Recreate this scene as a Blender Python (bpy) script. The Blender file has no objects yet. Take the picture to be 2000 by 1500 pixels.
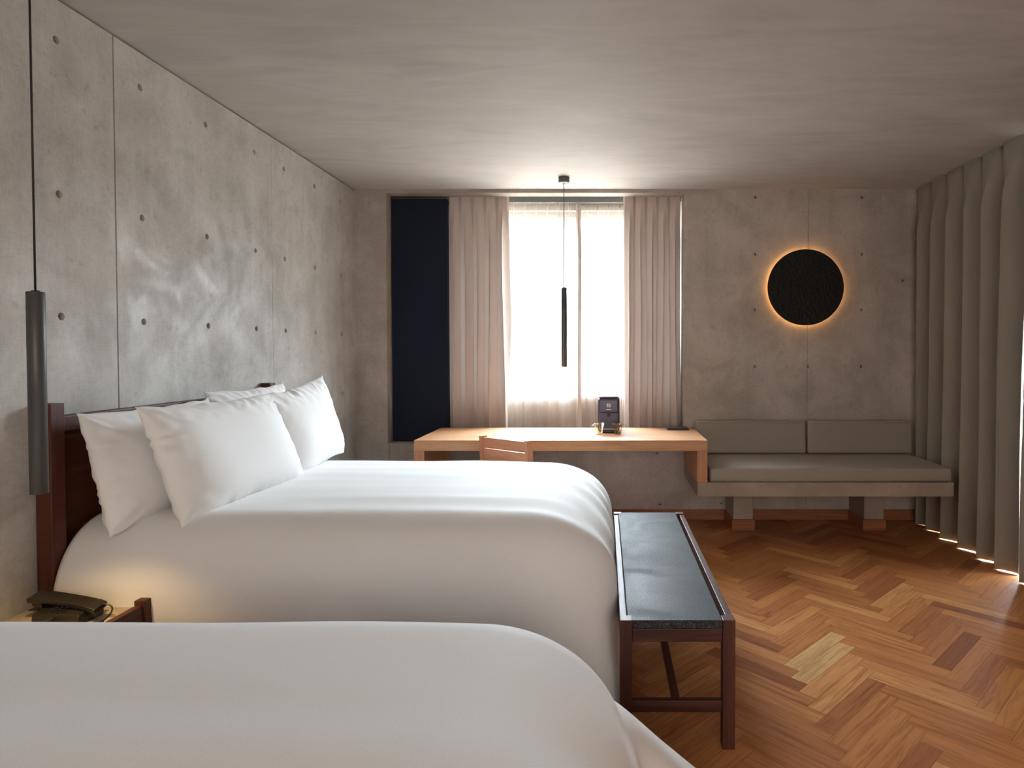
import bpy, bmesh, math, random
from mathutils import Vector, Matrix, noise
R = math.radians
PI = math.pi
random.seed(7)
sc = bpy.context.scene
C = bpy.context.collection

# ------------------------------------------------------------------ camera
cd = bpy.data.cameras.new('camera'); cam = bpy.data.objects.new('camera', cd); C.objects.link(cam)
cd.lens = 22.2; cd.sensor_width = 36; cd.shift_x = -.0905; cd.shift_y = -.0185; cd.clip_start = .02
cam.location = (0, 0, 1.37); cam.rotation_euler = (R(90 - 1.27), 0, 0)
sc.camera = cam
sc.view_settings.view_transform = 'Standard'; sc.view_settings.look = 'None'
sc.view_settings.gamma = 1; sc.view_settings.use_curve_mapping = False
sc.view_settings.exposure = 0.8

# ------------------------------------------------------------------ daylight and added fill
w = bpy.data.worlds.new('sky'); sc.world = w; w.use_nodes = True
nt = w.node_tree; nt.nodes.clear()
wo = nt.nodes.new('ShaderNodeOutputWorld'); bg = nt.nodes.new('ShaderNodeBackground')
tc = nt.nodes.new('ShaderNodeTexCoord'); sp = nt.nodes.new('ShaderNodeSeparateXYZ')
rmp = nt.nodes.new('ShaderNodeValToRGB'); mp = nt.nodes.new('ShaderNodeMapRange')
mp.inputs['From Min'].default_value = -.35; mp.inputs['From Max'].default_value = .5
nt.links.new(tc.outputs['Generated'], sp.inputs[0]); nt.links.new(sp.outputs['Z'], mp.inputs['Value'])
nt.links.new(mp.outputs[0], rmp.inputs[0]); nt.links.new(rmp.outputs[0], bg.inputs['Color'])
nt.links.new(bg.outputs[0], wo.inputs[0])
e = rmp.color_ramp.elements
# bright overcast sky above, pale haze along the horizon, sunlit ground below
e[0].position = 0; e[0].color = (.13, .12, .11, 1)
e[1].position = 1; e[1].color = (.80, .90, 1, 1)
for p_, c_ in ((.27, (.09, .087, .084)), (.353, (.10, .10, .10)), (.60, (.13, .135, .14)), (.706, (.64, .72, .81))):
    rmp.color_ramp.elements.new(p_).color = (*c_, 1)
bg.inputs['Strength'].default_value = 60.0

def portal(name, loc, rot, sx, sy):
    l = bpy.data.lights.new(name, 'AREA'); l.shape = 'RECTANGLE'; l.size = sx; l.size_y = sy
    l.cycles.is_portal = True
    o = bpy.data.objects.new(name, l); C.objects.link(o); o.location = loc; o.rotation_euler = rot
portal('window_daylight', (-.33, 5.56, 1.79), (R(-90), 0, 0), 1.96, 1.6)
portal('glass_door_daylight', (2.78, 3.1, 1.3), (0, R(90), 0), 2.6, 4.0)

def area(name, loc, rot, sx, sy, e, col):
    l = bpy.data.lights.new(name, 'AREA'); l.shape = 'RECTANGLE'; l.size = sx; l.size_y = sy; l.energy = e; l.color = col
    o = bpy.data.objects.new(name, l); C.objects.link(o); o.location = loc; o.rotation_euler = rot
area('added_fill_light', (.6, -2.55, 1.5), (R(90), 0, 0), 2.6, 2.0, 52, (1, .89, .79))  # soft warm fill added behind the camera to brighten the room, no real lamp

# ------------------------------------------------------------------ helpers
def tag(o, label=None, cat=None, group=None, kind=None):
    if label: o['label'] = label
    if cat: o['category'] = cat
    if group: o['group'] = group
    if kind: o['kind'] = kind
    return o
def empty(name, loc, rz=0, label=None, cat=None, group=None):
    o = bpy.data.objects.new(name, None); C.objects.link(o); o.empty_display_size = .1
    o.location = loc; o.rotation_euler = (0, 0, rz)
    return tag(o, label, cat, group)
def obj(name, bm, m, parent=None, smooth=False, bevel=0, seg=2):
    me = bpy.data.meshes.new(name); bm.normal_update(); bm.to_mesh(me); bm.free()
    if m: me.materials.append(m)
    if smooth:
        for p in me.polygons: p.use_smooth = True
    o = bpy.data.objects.new(name, me); C.objects.link(o)
    if parent: o.parent = parent
    if bevel:
        b = o.modifiers.new('bevel', 'BEVEL'); b.width = bevel; b.segments = seg; b.limit_method = 'ANGLE'; b.angle_limit = R(40)
    return o
def box(bm, x0, x1, y0, y1, z0, z1, mat=None):
    vs = [bm.verts.new(v) for v in [(x0,y0,z0),(x1,y0,z0),(x1,y1,z0),(x0,y1,z0),(x0,y0,z1),(x1,y0,z1),(x1,y1,z1),(x0,y1,z1)]]
    for f in [(0,3,2,1),(4,5,6,7),(0,1,5,4),(1,2,6,5),(2,3,7,6),(3,0,4,7)]:
        bm.faces.new([vs[i] for i in f])
    if mat: bmesh.ops.transform(bm, matrix=mat, verts=vs)
    return vs
def bx(*a):
    bm = bmesh.new(); box(bm, *a); return bm
def cyl(bm, p0, p1, r0, r1=None, n=24, caps=True):
    r1 = r0 if r1 is None else r1
    p0 = Vector(p0); p1 = Vector(p1); d = (p1 - p0).normalized()
    a = d.orthogonal().normalized(); b = d.cross(a)
    A = [bm.verts.new(p0 + (a*math.cos(2*PI*i/n) + b*math.sin(2*PI*i/n))*r0) for i in range(n)]
    B = [bm.verts.new(p1 + (a*math.cos(2*PI*i/n) + b*math.sin(2*PI*i/n))*r1) for i in range(n)]
    for i in range(n):
        j = (i+1) % n; bm.faces.new((A[i], A[j], B[j], B[i]))
    if caps: bm.faces.new(A[::-1]); bm.faces.new(B)
def tube(bm, pts, r, n=8):
    pts = [Vector(p) for p in pts]; rings = []
    up = Vector((0, 0, 1))
    for i, p in enumerate(pts):
        d = (pts[min(i+1, len(pts)-1)] - pts[max(i-1, 0)]).normalized()
        if i == 0: a = d.orthogonal().normalized()
        else: a = (a - d*a.dot(d)).normalized()
        b = d.cross(a)
        rings.append([bm.verts.new(p + (a*math.cos(2*PI*k/n) + b*math.sin(2*PI*k/n))*r) for k in range(n)])
    for i in range(len(rings)-1):
        for k in range(n):
            l = (k+1) % n; bm.faces.new((rings[i][k], rings[i][l], rings[i+1][l], rings[i+1][k]))
    bm.faces.new(rings[0][::-1]); bm.faces.new(rings[-1])
def lathe(bm, prof, c=(0, 0, 0), n=32):
    rings = []
    for r, z in prof:
        rings.append([bm.verts.new((c[0] + r*math.cos(2*PI*i/n), c[1] + r*math.sin(2*PI*i/n), c[2] + z)) for i in range(n)] if r > 1e-6 else [bm.verts.new((c[0], c[1], c[2]+z))])
    for A, B in zip(rings, rings[1:]):
        for i in range(n):
            j = (i+1) % n
            if len(A) == 1 and len(B) == 1: continue
            if len(A) == 1: bm.faces.new((A[0], B[j], B[i]))
            elif len(B) == 1: bm.faces.new((A[i], A[j], B[0]))
            else: bm.faces.new((A[i], A[j], B[j], B[i]))
def grid(bm, nu, nv, fn):
    V = [[bm.verts.new(fn(i/nu, j/nv)) for j in range(nv+1)] for i in range(nu+1)]
    for i in range(nu):
        for j in range(nv): bm.faces.new((V[i][j], V[i+1][j], V[i+1][j+1], V[i][j+1]))
    return V
def sstep(a, b, x):
    t = max(0, min(1, (x-a)/(b-a))); return t*t*(3-2*t)
def nz(x, y, z=0): return noise.noise(Vector((x, y, z)))

# ------------------------------------------------------------------ materials
class N:
    def __init__(s, name):
        s.m = bpy.data.materials.new(name); s.m.use_nodes = True; s.t = s.m.node_tree
        s.b = s.t.nodes['Principled BSDF']; s.out = s.t.nodes['Material Output']
    def n(s, typ, **k):
        o = s.t.nodes.new(typ)
        for a, v in k.items(): setattr(o, a, v)
        return o
    def l(s, a, b): s.t.links.new(a, b)
    def coord(s, scale=(1, 1, 1), loc=(0, 0, 0), src='Object'):
        c = s.n('ShaderNodeTexCoord'); m = s.n('ShaderNodeMapping')
        m.inputs['Scale'].default_value = scale; m.inputs['Location'].default_value = loc
        s.l(c.outputs[src], m.inputs[0]); return m.outputs[0]
    def noise(s, vec, scale, detail=4, rough=.55, dist=0):
        o = s.n('ShaderNodeTexNoise'); o.inputs['Scale'].default_value = scale
        o.inputs['Detail'].default_value = detail; o.inputs['Roughness'].default_value = rough
        o.inputs['Distortion'].default_value = dist
        s.l(vec, o.inputs['Vector']); return o.outputs['Fac']
    def ramp(s, fac, stops):
        o = s.n('ShaderNodeValToRGB'); el = o.color_ramp.elements
        for i, (p, c) in enumerate(stops):
            x = el[i] if i < 2 else el.new(p)
            x.position = p; x.color = (*c, 1) if len(c) == 3 else c
        s.l(fac, o.inputs[0]); return o.outputs[0]
    def rng(s, fac, a, b, c, d):
        o = s.n('ShaderNodeMapRange'); o.inputs['From Min'].default_value = a; o.inputs['From Max'].default_value = b
        o.inputs['To Min'].default_value = c; o.inputs['To Max'].default_value = d
        s.l(fac, o.inputs['Value']); return o.outputs[0]
    def mix(s, a, b, fac, mode='MIX'):
        o = s.n('ShaderNodeMix', data_type='RGBA', blend_type=mode)
        for sock, v in ((o.inputs[0], fac), (o.inputs[6], a), (o.inputs[7], b)):
            if hasattr(v, 'links'): s.l(v, sock)
            elif isinstance(v, (int, float)): sock.default_value = v
            else: sock.default_value = (*v, 1)
        return o.outputs[2]
    def math(s, op, a, b=0.0):
        o = s.n('ShaderNodeMath', operation=op)
        for i, v in enumerate((a, b)):
            if hasattr(v, 'links'): s.l(v, o.inputs[i])
            else: o.inputs[i].default_value = v
        return o.outputs[0]
    def bump(s, h, strength=.2, dist=.01, prev=None):
        o = s.n('ShaderNodeBump'); o.inputs['Strength'].default_value = strength; o.inputs['Distance'].default_value = dist
        s.l(h, o.inputs['Height'])
        if prev: s.l(prev, o.inputs['Normal'])
        s.l(o.outputs[0], s.b.inputs['Normal']); return o.outputs[0]
    def set(s, **k):
        for a, v in k.items():
            i = s.b.inputs[a.replace('_', ' ')]
            if hasattr(v, 'links'): s.l(v, i)
            elif isinstance(v, tuple): i.default_value = (*v, 1)
            else: i.default_value = v
        return s.m

def concrete(name, lo, hi, rough=(.35, .7), vert=1.0, spec=.5):
    a = N(name); v = a.coord()
    big = a.noise(v, .9, 3, .6, .4); mid = a.noise(v, 3.2, 6, .65, .6)
    streak = a.noise(a.coord((9, 9, .9)), 1.0, 5, .6); weave = a.math('ADD', a.noise(a.coord((30, 30, 260)), 1, 2, .5), a.noise(a.coord((260, 260, 30)), 1, 2, .5)); fine = a.noise(v, 55, 4, .7)
    f = a.math('ADD', a.math('MULTIPLY', big, .42), a.math('MULTIPLY', mid, .33))
    f = a.math('ADD', f, a.math('MULTIPLY', streak, .15*vert)); f = a.math('ADD', f, a.math('MULTIPLY', fine, .12))
    col = a.ramp(f, [(.41, lo), (.59, hi)]); col = a.mix(col, a.ramp(a.math('MULTIPLY', weave, .5), [(.38, (.80, .79, .78)), (.56, (1, 1, 1))]), .55, 'MULTIPLY')
    spots = a.noise(v, 22, 2, .5); sp_ = a.rng(spots, .27, .33, 1, 0)
    col = a.mix(col, tuple(c*.62 for c in lo), a.math('MULTIPLY', sp_, .3))
    r = a.rng(a.noise(v, 3.4, 9, .72, .5), .40, .58, rough[0], rough[1])
    b = a.bump(f, .05, .01); a.bump(fine, .18, .0015, b)
    return a.set(Base_Color=col, Roughness=r, Specular_IOR_Level=spec)
M = {}
M['conc_left'] = concrete('polished_concrete', (.335, .312, .282), (.545, .528, .495), (.40, .72), 1, .5)
M['conc'] = concrete('board_concrete', (.33, .285, .25), (.51, .45, .405), (.5, .85), .6, .3)
M['conc_slab'] = concrete('bench_concrete', (.30, .24, .19), (.42, .35, .29), (.6, .9), .4, .2)

def ceiling_mat():
    a = N('troweled_plaster'); v = a.coord()
    s1 = a.noise(a.coord((1, 3.5, 1)), 1.6, 6, .62, 1.2); s2 = a.noise(v, .7, 3, .5)
    f = a.math('ADD', a.math('MULTIPLY', s1, .6), a.math('MULTIPLY', s2, .4))
    a.bump(s1, .06, .01)
    return a.set(Base_Color=a.ramp(f, [(.35, (.40, .38, .355)), (.65, (.53, .51, .485))]), Roughness=a.rng(s1, .35, .65, .62, .75), Specular_IOR_Level=.25)
M['ceiling'] = ceiling_mat()

def floor_mat():
    a = N('oak_herringbone'); uv = a.n('ShaderNodeUVMap', uv_map='plank'); rn = a.n('ShaderNodeUVMap', uv_map='tone')
    su = a.n('ShaderNodeSeparateXYZ'); a.l(uv.outputs[0], su.inputs[0])
    sr = a.n('ShaderNodeSeparateXYZ'); a.l(rn.outputs[0], sr.inputs[0])
    off = a.math('MULTIPLY', sr.outputs[1], 37.0)
    cb = a.n('ShaderNodeCombineXYZ')
    a.l(a.math('MULTIPLY', su.outputs[0], 2.2), cb.inputs[0]); a.l(a.math('MULTIPLY', su.outputs[1], 34), cb.inputs[1]); a.l(off, cb.inputs[2])
    g = a.noise(cb.outputs[0], 1.0, 5, .6, 1.6)
    cb2 = a.n('ShaderNodeCombineXYZ')
    a.l(a.math('MULTIPLY', su.outputs[0], 12), cb2.inputs[0]); a.l(a.math('MULTIPLY', su.outputs[1], 300), cb2.inputs[1]); a.l(off, cb2.inputs[2])
    g2 = a.noise(cb2.outputs[0], 1.0, 3, .6)
    base = a.ramp(sr.outputs[0], [(0, (.20, .060, .020)), (.2, (.34, .115, .038)), (.6, (.52, .215, .072)), (.93, (.64, .31, .115)), (1, (.60, .39, .18))])
    gr = a.ramp(g, [(.3, (.62, .52, .46)), (.52, (1, 1, 1)), (.75, (1.12, 1.1, 1.05))])
    col = a.mix(base, gr, 1.0, 'MULTIPLY')
    col = a.mix(col, a.ramp(g2, [(.35, (.82, .78, .75)), (.6, (1, 1, 1))]), .7, 'MULTIPLY')
    W_, L_ = .0765, .459
    ev = a.math('MINIMUM', su.outputs[1], a.math('SUBTRACT', W_, su.outputs[1])); eu = a.math('MINIMUM', su.outputs[0], a.math('SUBTRACT', L_, su.outputs[0]))
    ed = a.math('MINIMUM', ev, eu); el = a.rng(ed, .0003, .0011, 1, 0)
    col = a.mix(col, (.05, .018, .008), a.math('MULTIPLY', el, .75))
    h = a.math('SUBTRACT', a.math('MULTIPLY', g2, .3), el)
    a.bump(h, .15, .001)
    return a.set(Base_Color=col, Roughness=a.rng(g, .3, .7, .42, .54), Specular_IOR_Level=.28)
M['floor'] = floor_mat()

def wood(name, dark, light, axis='X', scale=1.0, rough=.45, spec=.4):
    a = N(name); st = {'X': (1.2, 18, 18), 'Y': (18, 1.2, 18), 'Z': (18, 18, 1.2)}[axis]
    v = a.coord(tuple(s*scale for s in st)); g = a.noise(v, 1, 6, .6, 1.2)
    f = a.noise(a.coord(tuple(s*scale*9 for s in st)), 1, 2, .5)
    col = a.ramp(g, [(.3, dark), (.68, light)]); col = a.mix(col, a.ramp(f, [(.35, (.8, .78, .76)), (.6, (1, 1, 1))]), .6, 'MULTIPLY')
    a.bump(f, .05, .001)
    return a.set(Base_Color=col, Roughness=a.rng(g, .3, .7, rough-.06, rough+.08), Specular_IOR_Level=spec)
M['oak_x'] = wood('oak_long', (.44, .21, .105), (.57, .315, .17), 'X', 1, .58, .25)
M['oak_z'] = wood('oak_upright', (.40, .17, .085), (.52, .26, .14), 'Z', 1, .55, .25)
M['chair_x'] = wood('chair_wood_long', (.44, .17, .085), (.56, .255, .14), 'X', 1, .5, .3)
M['chair_z'] = wood('chair_wood_upright', (.44, .17, .085), (.56, .255, .14), 'Z', 1, .5, .3)
for ax in 'XYZ':
    M['red_'+ax] = wood('granadillo_'+ax.lower(), (.040, .011, .007), (.105, .029, .015), ax, 1, .48, .35)
M['base_X'] = wood('baseboard_wood_x', (.20, .065, .025), (.34, .12, .048), 'X', 1, .42)
M['base_Y'] = wood('baseboard_wood_y', (.20, .065, .025), (.34, .12, .048), 'Y', 1, .42)

def fabric(name, col, weave=900, rough=.85, sheen=.3, var=.06, bstr=.15, sheen_tint=None):
    a = N(name); v = a.coord(); n1 = a.noise(v, 3, 3, .5); n2 = a.noise(v, weave, 2, .5)
    c = a.mix(tuple(x*(1-var) for x in col), tuple(min(1, x*(1+var)) for x in col), n1)
    c = a.mix(c, tuple(x*.7 for x in col), a.rng(n2, .4, .7, 0, .35))
    a.bump(n2, bstr, .0006)
    return a.set(Base_Color=c, Roughness=rough, Sheen_Weight=sheen, Specular_IOR_Level=.2)
M['linen'] = fabric('white_bed_linen', (.82, .815, .81), 700, .75, .15, .01, .06)
M['drape'] = fabric('taupe_drape', (.50, .42, .375), 800, .85, .3, .04)
def add_translucent(m, col, f):
    t = m.node_tree; b = t.nodes['Principled BSDF']; o = t.nodes['Material Output']
    tl = t.nodes.new('ShaderNodeBsdfTranslucent'); tl.inputs[0].default_value = (*col, 1)
    mx = t.nodes.new('ShaderNodeMixShader'); mx.inputs[0].default_value = f
    t.links.new(b.outputs[0], mx.inputs[1]); t.links.new(tl.outputs[0], mx.inputs[2]); t.links.new(mx.outputs[0], o.inputs[0])
add_translucent(M['drape'], (.62, .50, .44), .016)
M['drape_dark'] = fabric('olive_grey_drape', (.25, .22, .18), 800, .8, .25, .04)
M['cushion'] = fabric('grey_leatherette', (.31, .27, .22), 500, .42, .1, .03, .25)
def sheer_mat(name, op, col):
    a = N(name); v = a.coord((60, 60, .6)); th = a.noise(v, 1, 3, .6)
    lw = a.n('ShaderNodeLayerWeight'); lw.inputs[0].default_value = .5; th = a.math('ADD', th, a.math('MULTIPLY', a.math('POWER', lw.outputs['Facing'], 2.0), 2.0))
    tr = a.n('ShaderNodeBsdfTransparent'); tl = a.n('ShaderNodeBsdfTranslucent'); df = a.n('ShaderNodeBsdfDiffuse')
    tl.inputs[0].default_value = (*col, 1); df.inputs[0].default_value = (*col, 1); tr.inputs[0].default_value = (1, 1, 1, 1)
    m1 = a.n('ShaderNodeMixShader'); m1.inputs[0].default_value = .5; a.l(tl.outputs[0], m1.inputs[1]); a.l(df.outputs[0], m1.inputs[2])
    m2 = a.n('ShaderNodeMixShader'); a.l(a.rng(th, .3, 2.5, op-.06, .98), m2.inputs[0]); a.l(tr.outputs[0], m2.inputs[1]); a.l(m1.outputs[0], m2.inputs[2])
    a.l(m2.outputs[0], a.out.inputs[0]); return a.m
M['sheer'] = sheer_mat('sheer_voile', .24, (.80, .74, .69))
M['hem'] = fabric('sheer_hem', (.52, .45, .41), 500, .9, .1)

def plain(name, col, rough=.5, metal=0, spec=.5, **k):
    a = N(name); v = a.coord(); n1 = a.noise(v, 40, 3, .5)
    c = a.mix(tuple(x*.93 for x in col), tuple(min(1, x*1.07) for x in col), n1)
    return a.set(Base_Color=c, Roughness=rough, Metallic=metal, Specular_IOR_Level=spec, **k)
M['charcoal'] = plain('charcoal_powdercoat', (.060, .060, .062), .42)
M['black'] = plain('black_plastic', (.012, .012, .014), .35)
M['cord'] = plain('black_cord', (.010, .010, .010), .6)
M['phone'] = plain('bronze_black_plastic', (.018, .015, .010), .3)
M['metal'] = plain('brushed_metal', (.45, .45, .45), .3, 1)
M['track'] = plain('grey_track', (.20, .22, .215), .5)
M['navy'] = plain('navy_lacquer', (.006, .009, .024), .6, 0, .18)
M['machine'] = plain('violet_black_plastic', (.050, .042, .092), .22)
M['chrome'] = plain('chrome', (.8, .8, .82), .15, 1)
M['white'] = plain('white_print', (.8, .8, .8), .5)
M['frame'] = plain('window_frame_metal', (.45, .44, .42), .4, .2)
M['door_frame'] = plain('dark_frame_metal', (.05, .05, .05), .4, .3)
def stone():
    a = N('dark_volcanic_stone'); v = a.coord(); f = a.noise(v, 170, 4, .75); b = a.noise(v, 5, 4, .6, .8)
    c = a.ramp(f, [(.42, (.010, .010, .012)), (.6, (.072, .072, .078))]); c = a.mix(c, a.ramp(b, [(.35, (.7, .7, .7)), (.65, (1.1, 1.1, 1.1))]), .8, 'MULTIPLY')
    a.bump(f, .5, .0015); return a.set(Base_Color=c, Roughness=a.rng(b, .35, .65, .5, .68), Specular_IOR_Level=.2)
M['stone'] = stone()
def terrazzo():
    a = N('pale_speckled_stone'); v = a.coord(); f = a.noise(v, 220, 3, .7); b = a.noise(v, 9, 3)
    c = a.ramp(f, [(.33, (.22, .18, .12)), (.55, (.46, .40, .30))]); a.bump(f, .2, .001)
    return a.set(Base_Color=c, Roughness=.55)
M['terrazzo'] = terrazzo()
def disc_mat():
    a = N('black_hammered_glass'); v = a.coord((1, 1, .8)); vo = a.n('ShaderNodeTexVoronoi', feature='SMOOTH_F1'); vo.inputs['Scale'].default_value = 48
    a.l(v, vo.inputs['Vector']); a.bump(vo.outputs['Distance'], .8, .004)
    return a.set(Base_Color=(.008, .007, .007), Roughness=.55, Specular_IOR_Level=.2)
M['disc'] = disc_mat()
def emit(name, col, s):
    a = N(name); em = a.n('ShaderNodeEmission'); em.inputs[0].default_value = (*col, 1); em.inputs[1].default_value = s
    a.l(em.outputs[0], a.out.inputs[0]); return a.m
M['glow'] = emit('warm_led', (1, .48, .12), 17)
M['lamp'] = emit('warm_lens', (1, .62, .25), 12)
def glass(name, t=.92, col=(.96, .98, .97)):
    a = N(name); tr = a.n('ShaderNodeBsdfTransparent'); tr.inputs[0].default_value = (*col, 1); g = a.n('ShaderNodeBsdfGlossy'); g.inputs['Roughness'].default_value = .02
    lw = a.n('ShaderNodeLayerWeight'); lw.inputs[0].default_value = .5; fo = a.math('ADD', a.math('MULTIPLY', a.math('POWER', lw.outputs['Facing'], 3.0), .7), .06)
    m = a.n('ShaderNodeMixShader'); a.l(fo, m.inputs[0]); a.l(tr.outputs[0], m.inputs[1]); a.l(g.outputs[0], m.inputs[2]); a.l(m.outputs[0], a.out.inputs[0]); return a.m
M['glass'] = glass('window_glass'); M['cup'] = glass('amber_cup_glass', col=(.965, .91, .83))

# ------------------------------------------------------------------ room shell
XL, XR, YB, YF, H = -2.01, 2.62, 5.11, -2.6, 2.67
def struct(name, bm, m, parent=None, **k):
    o = obj(name, bm, m, parent, **k)
    if not parent: o['kind'] = 'structure'
    return o
def carve(o, cut):
    me = bpy.data.meshes.new('cut'); bmesh.ops.recalc_face_normals(cut, faces=cut.faces); cut.to_mesh(me); cut.free()
    co = bpy.data.objects.new('cut', me); C.objects.link(co)
    md = o.modifiers.new('b', 'BOOLEAN'); md.object = co; md.operation = 'DIFFERENCE'; md.solver = 'EXACT'; md.use_self = True
    bpy.context.view_layer.update()
    ev = o.evaluated_get(bpy.context.evaluated_depsgraph_get()); new = bpy.data.meshes.new_from_object(ev)
    mt = o.data.materials[0]; o.modifiers.clear(); o.data = new; bpy.data.objects.remove(co)
    new.materials.clear(); new.materials.append(mt)
    for p in new.polygons: p.material_index = 0

# left wall with tie holes, board joints and the shadow gap under the ceiling
wl = struct('wall_left', bx(XL-.15, XL, YF, YB+.5, 0, H), M['conc_left'])
cut = bmesh.new()
def wall_y(px_u): return 2485.0/px_u
hy = [wall_y(u) for u in (1062, 901, 775, 681, 624, 565, 514)]
for y in [1.46, 1.9] + hy:
    for k, z in enumerate((1.14, .578, .128, -.325)):
        if k == 3 and y < 4.6: continue
        cyl(cut, (XL-.05, y, 1.37+z), (XL+.01, y, 1.37+z), .0145, n=20)
box(cut, XL-.014, XL+.01, 2.6055, 2.613, -.1, H+.1)
box(cut, XL-.010, XL+.01, 3.829, 3.8315, -.1, H+.1)
box(cut, XL-.012, XL+.01, 1.386, 1.3895, -.1, H+.1)
box(cut, XL-.02, XL+.01, YF-.1, YB+1, H-.011, H+.1)
carve(wl, cut)

# back wall: left pier, recess around the window, right part
RX0, RX1, RD = -1.76, .640, 5.40
bm = bmesh.new()
box(bm, XL, RX0, YB, 5.75, 0, H)
box(bm, RX1, XR+.15, YB, 5.75, 0, H)
box(bm, RX0-.001, RX1+.001, YB+.0005, 5.749, 0.001, .62)
wb = struct('wall_back', bm, M['conc'])
cut = bmesh.new()
def bp(px, py): return ((px-1181)*YB/1234, 1.37-(py-685)*YB/1234)
for px, py in [(1473,387),(1681,387),(1473,497),(1681,497),(1473,605),(1681,605),(1473,715),(1577,715),(1681,715),(1283,884),(1289,985),(1409,983),(1160,984),(1040,984),(1409,884),(1761,548)]:
    x, z = bp(px, py); cyl(cut, (x, YB-.01, z), (x, YB+.035, z), .0125, n=16)
x, _ = bp(1577, 0); box(cut, x-.0012, x+.0012, YB-.01, YB+.006, -.1, H+.1)
carve(wb, cut)
bm = bmesh.new()    # wall behind the curtains, with the window opening
WX0, WX1, WZ0, WZ1 = -1.25, .615, 1.015, 2.565
box(bm, RX0, WX0, RD, 5.75, .62, H); box(bm, WX1, RX1, RD, 5.75, .62, H)
box(bm, WX0, WX1, RD, 5.75, .62, WZ0); box(bm, WX0, WX1, RD, 5.75, WZ1, H)
struct('wall_window_recess', bm, M['conc'])
struct('trim_1', bx(RX0, RX1, YB, YB+.12, H-.028, H), M['conc'])
struct('trim_2', bx(XL, RX0+.012, YB-.008, YB, 0, .62), M['conc'])
# window
wn = tag(empty('window_1', (0, 0, 0)), kind='structure')
bm = bmesh.new(); fy0, fy1 = 5.47, 5.52
box(bm, WX0, WX1, fy0, fy1, WZ0, WZ0+.045); box(bm, WX0, WX1, fy0, fy1, WZ1-.045, WZ1)
box(bm, WX0, WX0+.04, fy0, fy1, WZ0+.045, WZ1-.045); box(bm, WX1-.04, WX1, fy0, fy1, WZ0+.045, WZ1-.045)
obj('window_frame', bm, M['frame'], wn, bevel=.003)
obj('window_mullion', bx(-.36, -.32, fy0, fy1, WZ0+.045, WZ1-.045), M['frame'], wn, bevel=.003)
obj('pane', bx(WX0+.04, -.36, 5.49, 5.496, WZ0+.045, WZ1-.045), M['glass'], wn)
obj('pane', bx(-.32, WX1-.04, 5.49, 5.496, WZ0+.045, WZ1-.045), M['glass'], wn)

# right side: full-height glazing behind the long curtain
bm = bmesh.new()
box(bm, XR, XR+.15, YF, 1.0, 0, H); box(bm, XR, XR+.15, 4.8, 5.75, 0, H)
box(bm, XR, XR+.15, 1.0, 4.8, H-.12, H)
struct('wall_right', bm, M['conc'])
wn = tag(empty('window_2', (0, 0, 0)), kind='structure')
bm = bmesh.new()
box(bm, XR+.05, XR+.11, 1.0, 4.8, 0, .04); box(bm, XR+.05, XR+.11, 1.0, 4.8, H-.17, H-.12)
for y in (1.0, 2.31, 3.62, 4.75): box(bm, XR+.05, XR+.11, y, y+.05, .04, H-.17)
obj('window_frame', bm, M['door_frame'], wn)
for y0, y1 in ((1.05, 2.31), (2.36, 3.62), (3.67, 4.75)): obj('pane', bx(XR+.075, XR+.081, y0, y1, .04, H-.17), M['glass'], wn)
struct('wall_front', bx(XL-.15, XR+.15, YF-.15, YF, 0, H), M['conc'])
struct('ceiling', bx(XL-.15, XR+.15, YF-.15, 5.75, H, H+.2), M['ceiling'])

# herringbone floor, planks as faces with their own tone
bm = bmesh.new(); uv = bm.loops.layers.uv.new('plank'); tn = bm.loops.layers.uv.new('tone')
PW, n_ = .0765, 6; s2 = math.sqrt(.5); fx0, fx1, fy0_, fy1_ = XL-.1, XR+.12, YF-.1, 5.6
ox, oy = .835, 2.675
rr = random.Random(11)
def g2w(p, q): return (ox + (p - q)*PW*s2, oy + (p + q)*PW*s2)
def plank(p, q, horiz):
    L, W = (n_, 1) if horiz else (1, n_)
    cs = [(p, q), (p+L, q), (p+L, q+W), (p, q+W)]
    ws = [g2w(*c) for c in cs]
    cx = sum(a[0] for a in ws)/4; cy = sum(a[1] for a in ws)/4
    if not (fx0-.3 < cx < fx1+.3 and fy0_-.3 < cy < fy1_+.3): return
    vs = [bm.verts.new((a, b, 0)) for a, b in ws]; f = bm.faces.new(vs)
    t = rr.random(); r2 = rr.random()
    if t < .995: t = .10 + .80*(.5 + 4*(t-.5)**3 if rr.random() < .75 else t)
    if abs(cx-.98) < .18 and abs(cy-2.82) < .10 and horiz: t = .972
    UV = [(0, 0), (n_*PW, 0), (n_*PW, PW), (0, PW)]
    if not horiz: UV = [(0, 0), (0, PW), (n_*PW, PW), (n_*PW, 0)]
    for lp, c in zip(f.loops, UV): lp[uv].uv = c; lp[tn].uv = (t, r2)
for y in range(-140, 140):
    for m in range(-16, 16):
        plank(y + 2*n_*m, y, True)
        plank(y + 2*n_*m, y - 2*n_ + 1, False)
for co, no in (((fx0,0,0),(-1,0,0)),((fx1,0,0),(1,0,0)),((0,fy0_,0),(0,-1,0)),((0,fy1_,0),(0,1,0))):
    bmesh.ops.bisect_plane(bm, geom=bm.verts[:]+bm.edges[:]+bm.faces[:], plane_co=co, plane_no=no, clear_outer=True)
struct('floor', bm, M['floor'])
bm = bmesh.new()
box(bm, XL+.0, .985, YB-.014, YB, 0, .083); box(bm, 1.135, 1.985, YB-.014, YB, 0, .083); box(bm, 2.135, XR, YB-.014, YB, 0, .083)
struct('baseboard_back', bm, M['base_X'], bevel=.002)
struct('baseboard_left', bx(XL, XL+.014, YF, YB-.014, 0, .083), M['base_Y'], bevel=.002)
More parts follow.
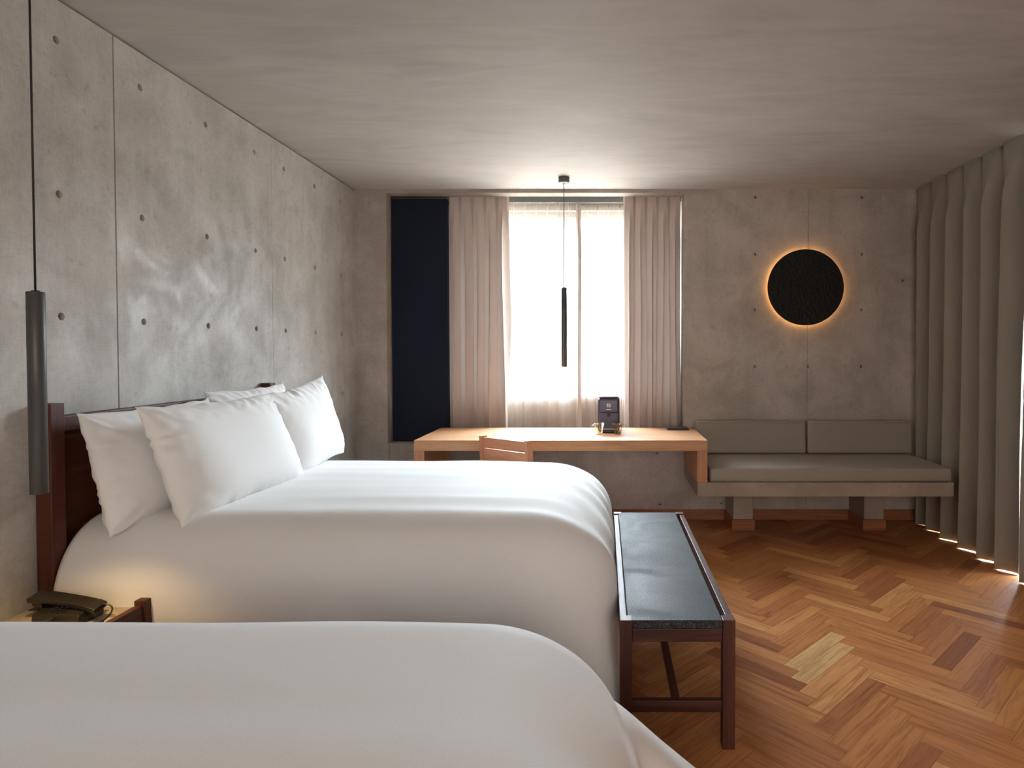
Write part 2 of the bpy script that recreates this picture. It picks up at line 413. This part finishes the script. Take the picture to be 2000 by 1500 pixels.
struct('subfloor', bx(XL-.15, XR+.15, YF-.15, 5.75, -.2, -.01), M['conc'])
# balcony outside the glass
struct('balcony_floor', bx(XR+.15, XR+3.5, -1, 7, -.12, -.01), M['conc'])

# ------------------------------------------------------------------ beds and linen
def bed(y0, y1, label):
    t = empty('bed', (XL, (y0+y1)/2, 0), 0, label, 'bed'); cy = (y0+y1)/2; hw = (y1-y0)/2
    for s in (-1, 1):
        a = hw - .030
        obj('post', bx(.004, .062, s*a-.030, s*a+.030, 0, 1.183), M['red_Z'], t, bevel=.003)
    obj('top_rail', bx(.008, .056, -hw+.0605, hw-.0605, 1.078, 1.135), M['red_Y'], t, bevel=.004)
    obj('headboard_panel', bx(.016, .034, -hw+.0605, hw-.0605, .25, 1.0775), M['red_Y'], t)
    bm = bmesh.new(); box(bm, .09, 1.86, -hw+.08, hw-.08, .17, .30)
    obj('bed_base', bm, M['red_X'], t, bevel=.01)
    for sx in (.2, 1.7):
        for sy in (-1, 1): obj('leg', bx(sx-.03, sx+.03, sy*(hw-.2)-.03, sy*(hw-.2)+.03, 0, .17), M['red_Z'], t)
    obj('mattress', bx(.10, 1.84, -hw+.075, hw-.075, .30, .60), M['linen'], t, bevel=.05, seg=4)
    return t
B1 = (2.214, 3.735); B2 = (.11, 1.63)
bed(*B1, 'queen bed with red-brown headboard against the concrete wall, nearer the window')
bed(*B2, 'nearest bed, at the bottom edge of the photo, nearer the camera than the nightstand')

def duvet(y0, y1, top, xf, flare, seed, label, drop_side=.62, drop_foot=.74):
    """cloth over a rounded block: flat crown, elliptical shoulders, hanging skirt that fans out at the foot corners"""
    cy = (y0+y1)/2; hw = (y1-y0)/2 + .015; rs, rf, rv = .24, .34, .25; xh = -1.942
    ix = xf - rf; iy = hw - rs; x0 = xh
    ds, df = (rs+rv)*.76 + drop_side - .2, (rf+rv)*.76 + drop_foot - .28
    nu, nv = 190, 190
    def fn(u, v):
        # cloth coordinates
        xl = ix - x0 + df; a = x0 + u*xl
        b = -(iy+ds) + v*2*(iy+ds)
        dx = max(0, a-ix)/df; dy = max(0, abs(b)-iy)/ds; sy = 1 if b > 0 else -1
        ax = min(a, ix); by = max(-iy, min(iy, b))
        rho = max(dx, dy); d = math.hypot(dx, dy)
        c, s = (dx/d, dy/d) if d > 1e-9 else (0, 0)
        r = (rf*c*c + rs*s*s) if d > 1e-9 else rs
        length = df*c*c + ds*s*s if d > 1e-9 else ds
        arc = rho*length; aq = (r+rv)*.76; q = arc/aq
        if q < 1:
            th = q*PI/2; out = math.sin(th); dn = 1-math.cos(th)
            ox_, oy_, dz = rf*out*c, rs*out*s, rv*dn
            # cross section of a soft duvet
        else:
            ox_, oy_ = rf*c, rs*s; dz = rv + (arc - aq)
        below = max(0, dz - rv*.75)
        corner = (2*c*s)**1.2 if d > 1e-9 else 0
        fl = (flare[0]*c*c + flare[1]*corner)*below - .05*s*s*(1-corner)*sstep(.1, .4, below)
        ang = math.atan2(s, c)
        fold = .014*math.sin(ang*9 + seed)*sstep(.05, .4, below)*(corner + .15) + .010*math.sin(by*16 + seed*2 + 3*nz(by*2, seed))*sstep(.1, .5, below)*c*c
        ox_ += (fl + fold)*c; oy_ += (fl + fold)*s
        X = ax + ox_; Y = cy + by + sy*oy_ if by != 0 or s else cy
        Y = cy + by + sy*oy_
        # crown and soft creases
        ny = (by)/iy
        yy = min(1.05, abs(by + sy*oy_)/hw); xx = max(0, min(1, (X - (xf-.9))/.9))
        Z = top - dz - .012*yy**3 - .02*xx**2
        Y += sy*.030*nz(X*1.3+seed, seed)*math.exp(-((q-.5)/.6)**2)*s; Z += .003*nz(X*1.7+seed, Y*1.5)*math.exp(-((q-.2)/.5)**2)
        soft = (1-sstep(.0, 1.2, q)*.75)
        Z += soft*(.006*nz(X*.9+seed, Y*4.5+seed) + .002*nz(X*.8, Y*11, seed) + .003*nz(X*3, Y*3, seed*2))
        ry = Y - cy
        for k, (c0, am_, wd) in enumerate(((-.560, .007, .06), (-.36, .0035, .05), (-.14, .0025, .06), (.10, .003, .06), (.33, .003, .06))):
            cc = c0 + .035*nz(X*.9 + k*3.1, seed) + .05*(X-x0)*(.12 if k % 2 else -.03)
            Z += am_*(.45 + .9*max(0, nz(X*1.1 + k*7, seed+k)+.35))*math.exp(-((ry-cc)/wd)**2)*sstep(x0+.35, x0+.9, X)
        fw_ = math.exp(-((q-.75)/.35)**2)*c*c if q > 0 else 0
        X += .007*fw_*.6*math.sin(by*24 + seed + 2.5*nz(by*2, q*2, seed)); Z += .003*fw_*math.sin(by*24 + seed + 2.5*nz(by*2, q*2, seed))
        side = sstep(.3, 1.2, q)
        Y += sy*side*.008*nz(X*4, Z*5, seed) * abs(s); X += side*.010*nz(Y*7, Z*3, seed)*c
        Z = max(Z, .03)
        return (X, Y, Z)
    bm = bmesh.new(); grid(bm, nu, nv, fn)
    o = obj('duvet', bm, M['linen'], None, smooth=True)
    md = o.modifiers.new('solid', 'SOLIDIFY'); md.thickness = .006; md.offset = -1
    tag(o, label, 'duvet')
    return o
duvet(*B1, .757, .038, (.04, .26), 1.3, 'smooth white duvet on the bed with the headboard, below four pillows')
duvet(*B2, .748, .055, (.30, .90), 4.2, 'white duvet spread over the nearest bed at the bottom of the photo')

def pillow(c, yaw, lean, W, Hh, T, seed, label, roll=0):
    """c = middle of the bottom edge; face normal points to +X before yaw; leans back by `lean`"""
    bm = bmesh.new(); n = 90
    def side(sg):
        def fn(a, b):
            u = a*2-1; v = b*2-1
            pin_u = 1 - .055*(1-abs(v)**3) * 1; pin_v = 1 - .075*(1-abs(u)**3)
            y = W/2*u*pin_u; z = Hh/2*v*pin_v
            t = ((1-u**4)*(1-v**4))**.62*(1 - .18*v)
            edge = (1-t)
            wr = .007*nz(u*7+seed, v*5+seed, sg)*min(1, t*3)*sstep(.05, .5, edge) + .012*nz(u*1.3, v*1.3+seed, seed)*t
            cr = .006*math.sin(38*math.atan2(v, u)+seed + 7*nz(u*3, v*3, seed))*sstep(.2, .7, edge)*min(1, t*6)*max(0, nz(u*2.5+3, v*2.5, seed)+.45)
            x = sg*(T/2*t + wr + cr)
            y += .006*nz(v*4, seed, 1)*abs(u)**4; z += .010*nz(u*4, seed, 2)*abs(v)**4
            return (x, y, z + Hh/2)
        return fn
    for sg in (1, -1):
        f = side(sg); grid(bm, n, n, f)
    bmesh.ops.remove_doubles(bm, verts=bm.verts, dist=.0006); bmesh.ops.recalc_face_normals(bm, faces=bm.faces)
    bmesh.ops.transform(bm, matrix=Matrix.Rotation(-lean, 4, 'Y') @ Matrix.Rotation(roll, 4, 'X'), verts=bm.verts)
    o = obj('pillow', bm, M['linen'], None, smooth=True)
    o.location = c; o.rotation_euler = (0, 0, yaw)
    return tag(o, label, 'pillow', 'white pillows propped on the far bed')
pillow((-1.765, 2.61, .705), R(0), R(14), .75, .46, .17, 1.0, 'back white pillow against the headboard, nearer the hanging lamp')
pillow((-1.775, 3.355, .715), R(0), R(15), .74, .485, .16, 2.3, 'back white pillow against the headboard, mostly hidden, nearer the window')
pillow((-1.535, 2.74, .715), R(-3), R(21), .86, .48, .19, 3.9, 'large front white pillow, overlapping the other three')
pillow((-1.565, 3.43, .730), R(-5), R(12), .62, .475, .17, 5.2, 'front white pillow nearest the window, with its tall upper corner', R(7))

# ------------------------------------------------------------------ bench at the foot of the far bed
t = empty('foot_bench', (.250, 2.87, 0), 0, 'dark wood bench with a grey stone top at the foot of the bed', 'bench')
bx0, bx1, by0, by1, bh = -.198, .198, -.73, .73, .445
for sx in (-1, 1):
    for sy in (-1, 1):
        x = sx*.1765; y = sy*.7085
        obj('leg', bx(x-.0215, x+.0215, y-.0215, y+.0215, 0, bh+.004), M['red_Z'], t, bevel=.002)
    obj('side_rail', bx(sx*.1855-.0125, sx*.1855+.0125, by0+.043, by1-.043, bh-.075, bh-.002), M['red_Y'], t, bevel=.002)
for sy in (-1, 1):
    y = sy*.7085
    obj('end_rail', bx(-.155, .155, y-.0125, y+.0125, bh-.075, bh-.030), M['red_X'], t, bevel=.002)
    obj('stretcher', bx(-.155, .155, y-.012, y+.012, .125, .165), M['red_X'], t, bevel=.002)
obj('long_stretcher', bx(-.012, .012, by0+.033, by1-.033, .125, .165), M['red_Y'], t, bevel=.002)
o = obj('stone_top', bx(-.171, .155, by0+.004, by1-.004, bh-.028, bh+.002), M['stone'], t, bevel=.003)

# ------------------------------------------------------------------ nightstand and telephone
t = empty('nightstand', (-1.80, 1.94, 0), 0, 'low nightstand with pale speckled top between the two beds', 'nightstand')
nx0, nx1, ny0, ny1, nh = -.206, .207, -.27, .27, .47
for sx, x in ((-1, nx0+.02), (1, nx1-.02)):
    for y in (ny0+.02, ny1-.02): obj('leg', bx(x-.02, x+.02, y-.02, y+.02, 0, nh+(.034 if sx > 0 else 0)), M['red_Z'], t, bevel=.004)
bm = bmesh.new(); box(bm, nx0+.042, nx1-.042, ny0, ny1, nh-.03, nh); box(bm, nx0, nx0+.042, ny0+.042, ny1-.042, nh-.03, nh)
obj('stone_top', bm, M['terrazzo'], t)
obj('front_rail', bx(nx1-.032, nx1-.008, ny0+.04, ny1-.04, nh-.05, nh+.020), M['red_Y'], t, bevel=.003)
for y in (ny0+.02, ny1-.02): obj('side_rail', bx(nx0+.04, nx1-.04, y-.012, y+.012, nh-.09, nh-.031), M['red_X'], t, bevel=.002)
obj('shelf', bx(nx0+.01, nx1-.045, ny0+.035, ny1-.035, .17, .19), M['red_Y'], t, bevel=.002)

t = empty('telephone', (-1.800, 2.095, .4705), R(-3), 'black corded telephone lying on the speckled nightstand', 'telephone')
bm = bmesh.new()
vs = box(bm, -.085, .085, -.045, .055, 0, .035)
for v in vs[4:]: v.co.z += .018 if v.co.y > 0 else 0; v.co.x *= .95
obj('base', bm, M['phone'], t, bevel=.006, seg=3)
bm = bmesh.new(); box(bm, -.125, .125, -.025, .025, -.009, .009)
bmesh.ops.subdivide_edges(bm, edges=bm.edges[:], cuts=6, use_grid_fill=True)
for v in bm.verts:
    k = abs(v.co.x)/.125; v.co.z -= .010*k**3; v.co.y *= .88+.12*k**2
h = obj('handset', bm, M['phone'], t, smooth=True, bevel=.006, seg=3); h.location = (.0, .0, .068); h.rotation_euler = (R(14), R(6), R(-3))
obj('earpiece', bx(-.118, -.078, -.018, .018, -.036, -.012), M['black'], h, bevel=.005)
obj('mouthpiece', bx(.080, .118, -.018, .018, -.036, -.012), M['black'], h, bevel=.005)
for i in range(3):
    for j in range(4):
        k = obj('key', bx(-.030+i*.017, -.019+i*.017, -.037+j*.012, -.029+j*.012, .034+j*.0025, .040+j*.0028), M['black'], t)
bm = bmesh.new()
def coil(p, turns, r=.006):
    pts = []; p = [Vector(q) for q in p]
    n = turns*10
    for i in range(n+1):
        s = i/n*(len(p)-1); k = min(int(s), len(p)-2); f = s-k
        q = p[k].lerp(p[k+1], f); d = (p[k+1]-p[k]).normalized(); a = d.orthogonal().normalized(); b = d.cross(a)
        th = 2*PI*i/10; pts.append(q + (a*math.cos(th)+b*math.sin(th))*r)
    return pts
def bez(P, n=24):
    P = [Vector(p) for p in P]; out = []
    for i in range(n+1):
        t_ = i/n; q = P[:]
        while len(q) > 1: q = [q[j].lerp(q[j+1], t_) for j in range(len(q)-1)]
        out.append(q[0])
    return out
tube(bm, coil(bez([(-.01, -.042, .022), (-.01, -.075, .02), (-.02, -.10, .009), (-.01, -.17, .009)]), 34), .0022, 6)
obj('coiled_cord', bm, M['phone'], t, smooth=True)
bm = bmesh.new(); tube(bm, bez([(.122, .0, .055), (.175, .03, .05), (.17, -.02, .006), (.16, -.10, .005), (.13, -.19, .005)]), .0028, 8)
tube(bm, coil(bez([(.155, -.035, .011), (.15, -.09, .008), (.13, -.19, .008)]), 34, .005), .002, 6)
obj('handset_cord', bm, M['phone'], t, smooth=True)

# ------------------------------------------------------------------ pendant lamps
def pendant(x, y, zt, label, spot):
    t = empty('pendant_lamp', (x, y, H), 0, label, 'pendant lamp', 'slim tube pendant lamps')
    L = .595; zt -= H
    bm = bmesh.new(); lathe(bm, [(0, 0), (.042, 0), (.042, -.038), (.038, -.042), (0, -.042)]); obj('ceiling_rose', bm, M['charcoal'], t, smooth=False)
    bm = bmesh.new(); cyl(bm, (0, 0, -.04), (0, 0, zt), .0028, n=10); obj('cord', bm, M['cord'], t, smooth=True)
    bm = bmesh.new(); lathe(bm, [(0, zt+.004), (.010, zt+.004), (.010, zt), (.0205, zt), (.0222, zt-.002), (.0222, zt-L), (.0195, zt-L), (.0195, zt-L+.03), (0, zt-L+.03)], n=40)
    o = obj('lamp_tube', bm, M['charcoal'], t, smooth=False)
    for p in o.data.polygons: p.use_smooth = abs(p.normal.z) < .3
    bm = bmesh.new(); lathe(bm, [(0, zt-L+.026), (.018, zt-L+.026), (.018, zt-L+.022), (0, zt-L+.022)]); obj('lens', bm, M['lamp'] if spot else M['black'], t)
    if spot:
        l = bpy.data.lights.new('pendant_spot', 'SPOT'); l.energy = spot; l.color = (1, .66, .30); l.spot_size = R(105); l.spot_blend = .8; l.shadow_soft_size = .012
        o = bpy.data.objects.new('pendant_spot', l); C.objects.link(o); o.parent = t; o.location = (0, 0, zt-L+.012)
pendant(-1.673, 1.86, 1.544, 'slim charcoal tube pendant hanging low over the nightstand', 9)
pendant(-.305, 4.76, 1.845, 'slim charcoal tube pendant hanging over the desk before the window', 0)

# ------------------------------------------------------------------ round wall light
DX, DZ = 1.610, 1.880
t = empty('wall_light', (DX, YB, DZ), 0, 'round black textured wall light with an amber halo', 'wall light')
bm = bmesh.new(); n = 96; 
prof = [(0, -.052), (.296, -.052), (.302, -.049), (.304, -.044), (.304, -.030), (.300, -.027), (0, -.027)]
lathe(bm, prof, n=n); bmesh.ops.transform(bm, matrix=Matrix.Rotation(R(-90), 4, 'X'), verts=bm.verts)
for v in bm.verts: v.co.y = -abs(v.co.y)
bmesh.ops.recalc_face_normals(bm, faces=bm.faces)
obj('disc', bm, M['disc'], t, smooth=False)
bm = bmesh.new(); cyl(bm, (0, -.027, 0), (0, -.001, 0), .20, n=48); obj('mount', bm, M['black'], t)
bm = bmesh.new()
a1 = [(.262, -.026), (.276, -.026), (.276, -.020), (.262, -.020), (.262, -.026)]
lathe(bm, [(r, z) for r, z in a1], n=n); bmesh.ops.transform(bm, matrix=Matrix.Rotation(R(-90), 4, 'X'), verts=bm.verts)
for v in bm.verts: v.co.y = -abs(v.co.y)
bmesh.ops.recalc_face_normals(bm, faces=bm.faces)
obj('led_ring', bm, M['glow'], t)

# ------------------------------------------------------------------ navy panel
t = empty('wall_cabinet', (-1.522, 5.295, .62), 0, 'tall flat navy cabinet panel beside the left window curtain', 'cabinet')
obj('body', bx(-.226, .226, -.070, .103, .012, 1.995), M['navy'], t)
obj('front_panel', bx(-.228, .226, -.086, -.070, .010, 1.998), M['navy'], t, bevel=.002)

# ------------------------------------------------------------------ desk and chair
t = empty('desk', (-.305, 4.735, 0), 0, 'long pale oak desk spanning below the window', 'desk')
obj('tabletop', bx(-1.02, 1.02, -.365, .370, .676, .75), M['oak_x'], t, bevel=.002)
obj('side_panel', bx(-1.02, -.948, -.362, .370, 0, .675), M['oak_z'], t, bevel=.002)
obj('side_panel', bx(.948, 1.02, -.362, .370, .4565, .675), M['oak_z'], t, bevel=.002)

def chair():
    # local: back at y=0 facing +y (seat towards +y), width along x
    t = empty('desk_chair', (-.655, 4.135, 0), math.atan2(-.24, .34), 'reddish wood slat-back chair pulled up to the desk', 'chair')
    w = .205
    for s in (-1, 1):
        bm = bmesh.new(); vs = box(bm, s*w-.013, s*w+.013, -.026, .026, 0, .80)
        for v in vs: v.co.y += .0 if v.co.z > .5 else .05
        obj('leg', bm, M['chair_z'], t, bevel=.003)
        obj('leg', bx(s*w-.017, s*w+.017, .40, .435, 0, .43), M['chair_z'], t, bevel=.003)
    obj('back_slat', bx(-w+.013, w-.013, -.012, .012, .725, .790), M['chair_x'], t, bevel=.003)
    obj('back_slat', bx(-w+.013, w-.013, -.012, .014, .638, .716), M['chair_x'], t, bevel=.003)
    obj('seat', bx(-w+.0, w-.0, .065, .445, .431, .455), M['chair_x'], t, bevel=.005)
    for s in (-1, 1): obj('side_rail', bx(s*w-.012, s*w+.012, .06, .40, .37, .42), M['chair_x'], t)
    return t
chair()

# ------------------------------------------------------------------ things on the desk
t = empty('coffee_machine', (.030, 4.83, .7505), 0, 'small dark violet-black capsule coffee machine on the desk', 'coffee machine')
def rbox(x0, x1, y0, y1, z0, z1): return bx(x0, x1, y0, y1, z0, z1)
obj('body', bx(-.085, .085, .0, .20, .004, .268), M['machine'], t, bevel=.018, seg=4)
obj('head', bx(-.080, .080, -.075, -.001, .150, .262), M['machine'], t, bevel=.016, seg=4)
obj('drip_tray', bx(-.070, .070, -.080, -.001, 0, .028), M['black'], t, bevel=.008, seg=3)
obj('drip_grid', bx(-.045, .045, -.072, -.008, .0285, .031), M['metal'], t)
obj('lever', bx(-.074, .074, -.060, .08, .268, .280), M['chrome'], t, bevel=.006, seg=3)
bm = bmesh.new(); lathe(bm, [(0, .150), (.018, .150), (.012, .120), (0, .120)], (0, -.04, 0)); obj('spout', bm, M['black'], t)
bm = bmesh.new()
for a in ((-.010,-.007,.200,.220),(.007,.010,.200,.220)): box(bm, a[0], a[1], -.0765, -.0752, a[2], a[3])
box(bm, -.0015, .0015, -.0765, -.0752, -.0115, .0115, Matrix.Translation((0, 0, .21)) @ Matrix.Translation((0, -.0758, 0)) @ Matrix.Rotation(R(-35), 4, 'Y') @ Matrix.Translation((0, .0758, 0)))
for a in ((-.013,.013,.2215,.2235),(-.013,.013,.1965,.1985),(-.0145,-.0125,.1965,.2235),(.0125,.0145,.1965,.2235)): box(bm, a[0], a[1], -.0765, -.0752, a[2], a[3])
obj('emblem', bm, M['white'], t); obj('badge_line', bx(-.018, .018, -.0765, -.0752, .176, .181), M['white'], t)
def cup(x, y, s, label):
    t = empty('coffee_cup', (x, y, .7505), 0, label, 'cup', 'glass cups before the coffee machine')
    bm = bmesh.new(); lathe(bm, [(0, .001), (.024, 0), (.026, .003), (.040, .080), (.0385, .081), (.0245, .009), (0, .009)], n=36); obj('bowl', bm, M['cup'], t, smooth=True)
    bm = bmesh.new(); tube(bm, bez([(s*.037, 0, .068), (s*.075, 0, .075), (s*.075, 0, .02), (s*.031, 0, .028)], 18), .0042, 10); obj('handle', bm, M['cup'], t, smooth=True)
cup(-.042, 4.70, -1, 'clear glass cup with its handle to the left, before the coffee machine')
cup(.098, 4.70, 1, 'clear glass cup with its handle to the right, before the coffee machine')
t = empty('power_outlet', (.575, 4.985, .7505), 0, 'flat black socket box lying at the right end of the desk', 'power outlet')
obj('body', bx(-.085, .085, -.055, .055, 0, .014), M['black'], t, bevel=.004)
obj('lid', bx(-.078, .078, -.048, .048, .0141, .018), M['charcoal'], t, bevel=.002)

# ------------------------------------------------------------------ concrete bench seat
t = empty('concrete_seat', (1.54, 4.74, 0), 0, 'long concrete bench slab on two block feet beneath the grey cushions', 'built-in bench')
obj('slab', bx(-.895, .888, -.37, .368, .357, .456), M['conc_slab'], t, bevel=.004)
for x in (-.480, .520):
    f = obj('foot', bx(x-.075, x+.075, .065, .368, 0, .3565), M['conc_slab'], t, bevel=.003)
    bm = bmesh.new(); box(bm, x-.087, x+.087, .053, .0645, 0, .085); box(bm, x-.087, x-.0755, .0645, .35, 0, .085); box(bm, x+.0755, x+.087, .0645, .35, 0, .085)
    s_ = obj('foot_skirting', bm, M['base_X'], f); s_['label'] = 'orange-brown wood skirting'
def cushion(name, x0, x1, y0, y1, z0, z1, label, lean=0, group=None):
    t = empty(name, ((x0+x1)/2, (y0+y1)/2, z0), 0, label, 'cushion', group)
    bm = bmesh.new(); w, d, h = (x1-x0)/2, (y1-y0)/2, z1-z0
    box(bm, -w, w, -d, d, 0, h); bmesh.ops.bevel(bm, geom=bm.edges[:], offset=.022, segments=4, affect='EDGES', profile=.6)
    bmesh.ops.subdivide_edges(bm, edges=[e for e in bm.edges if e.calc_length() > .2], cuts=10, use_grid_fill=True)
    for v in bm.verts:
        v.co.z += .004*nz(v.co.x*3+x0, v.co.y*4)*(1 if v.co.z > h*.5 else 0)
    o = obj('cover', bm, M['cushion'], t, smooth=True)
    bm = bmesh.new(); pts = []
    rr_ = .004
    if d > .15:
        lo = [(-w+.01, -d-.001, .006), (w-.01, -d-.001, .006)]
        tube(bm, lo, .003, 6)
    else:
        tube(bm, [(-w+.02, -d-.001, h-.016), (w-.02, -d-.001, h-.016)], .0025, 6)
    obj('piping', bm, M['cushion'], t, smooth=True)
    t.rotation_euler = (lean, 0, 0)
cushion('seat_cushion', .735, 2.425, 4.385, 5.09, .4570, .552, 'long flat grey seat cushion on the concrete bench')
cushion('back_cushion', .72, 1.598, 4.985, 5.075, .556, .815, 'grey backrest cushion next to the desk end', R(-3), 'backrest cushions on the concrete bench')
cushion('back_cushion', 1.610, 2.44, 4.985, 5.075, .556, .815, 'grey backrest cushion next to the long curtain', R(-3), 'backrest cushions on the concrete bench')

# ------------------------------------------------------------------ curtains
def curtain(name, p0, p1, zt, zb, folds, amp, label, m, seed=0, header=.09, pinch=True, thick=.0025, cat='curtain', group=None, lat=.35, sweep=0.0, hem=None, per=16, nv=46):
    p0 = Vector((*p0, 0)); p1 = Vector((*p1, 0)); ax = (p1-p0); Lh = ax.length; ax.normalize(); nr = Vector((-ax.y, ax.x, 0))
    rnd = random.Random(seed); ph = [rnd.uniform(-.5, .5) for _ in range(folds+3)]; am = [rnd.uniform(.65, 1.2) for _ in range(folds+3)]
    Ht = zt - zb
    def fn(a, b):
        z = zt - b*Ht; d = b*Ht; f = a*folds
        k = int(f); fr = f-k; sm = fr*fr*(3-2*fr)
        phs = (ph[k]*(1-sm) + ph[k+1]*sm); amv = am[k]*(1-sm) + am[k+1]*sm
        low = sstep(0, Ht, d)
        fw = f + phs*.5*low + .25*nz(f*.7, d*.5, seed)*low
        wv = math.cos(2*PI*fw)
        grow = sstep(header*.6, header+.30, d)
        if pinch:   # three-finger pinch at each fold top
            lc = math.cos(2*PI*f); pk = max(0, lc)**6
            top = .030*pk*(1 - .5*sstep(header, header+.05, d)) + .004*math.cos(6*PI*f*1.0)*pk
            nip = math.exp(-((d-header)/.018)**2)
            top *= (1-.55*nip)
        else: top = amp*.75*wv
        body = amp*amv*(wv*.85 + .15*math.cos(4*PI*fw+seed))
        dep = top*(1-grow) + body*grow
        s = a*Lh + lat*Lh/folds/PI*math.sin(4*PI*fw)*-.5*grow
        s += .006*nz(f, d*1.3, seed+5)*grow
        sag = (.0 if thick > .003 else .012)*(1-abs(math.cos(PI*f)))*(1-sstep(0, header, d)) if pinch else 0
        P = p0 + ax*(s) + nr*dep
        if sweep: P += ax*(sweep*math.sin(PI*min(1, d/Ht))*(1-a))
        return (P.x, P.y, z - sag)
    bm = bmesh.new(); grid(bm, folds*per, nv, fn)
    t = empty(name, (p0.x, p0.y, zt), 0, label, cat, group)
    for v in bm.verts: v.co -= Vector((p0.x, p0.y, zt))
    o = obj('cloth', bm, m, t, smooth=True)
    if thick:
        md = o.modifiers.new('solid', 'SOLIDIFY'); md.thickness = thick; md.offset = 0
    if hem:
        hm, side = hem; a0, a1 = side
        bm = bmesh.new(); grid(bm, 6, nv, lambda a, b: fn(a0+(a1-a0)*a, b))
        for v in bm.verts: v.co -= Vector((p0.x, p0.y, zt)); v.co.y -= .0035
        obj('side_hem', bm, hm, t, smooth=True)
    return t
ZT = 2.655
curtain('window_curtain', (-1.300, 5.258), (-.795, 5.258), ZT, .640, 5, .052, 'taupe pleated drape at the window, next to the navy cabinet', M['drape'], 3, thick=0, per=30, lat=.85, group='taupe drapes flanking the window')
curtain('window_curtain', (.155, 5.258), (.628, 5.258), ZT, .640, 5, .052, 'taupe pleated drape at the window, next to the round-lamp wall', M['drape'], 8, thick=0, per=30, lat=.85, group='taupe drapes flanking the window')
curtain('sheer_curtain', (-.87, 5.34), (-.20, 5.34), ZT-.03, .640, 7, .020, 'left half of the translucent sheer voile across the bright window', M['sheer'], 5, thick=0, group='sheer voile at the window', hem=(M['hem'], (.965, 1)), header=.07)
curtain('sheer_curtain', (-.245, 5.365), (.22, 5.365), ZT-.03, .640, 5, .020, 'right half of the translucent sheer voile, behind the coffee machine', M['sheer'], 12, thick=0, group='sheer voile at the window', hem=(M['hem'], (0, .10)), header=.07)
t = empty('curtain_track', (-.32, 5.27, 2.64), 0, 'grey curtain track above the sheer voile', 'curtain track')
obj('rail', bx(-.98, .955, -.035, -.020, .018, .029), M['track'], t); obj('rail', bx(-.98, .955, .052, .105, -.022, .029), M['track'], t)
kw = dict(thick=.004, header=.08, pinch=True, lat=.55, per=30)
curtain('long_curtain', (2.500, 5.10), (2.500, 3.80), 2.669, .006, 6, .062, 'long dark grey-brown curtain from the room corner along the right side', M['drape_dark'], 21, group='floor-length curtains on the right', **kw)
curtain('long_curtain', (2.500, 3.792), (2.500, .9), 2.669, .006, 12, .062, 'second long grey-brown curtain, only its first fold at the right photo edge', M['drape_dark'], 33, group='floor-length curtains on the right', **kw)
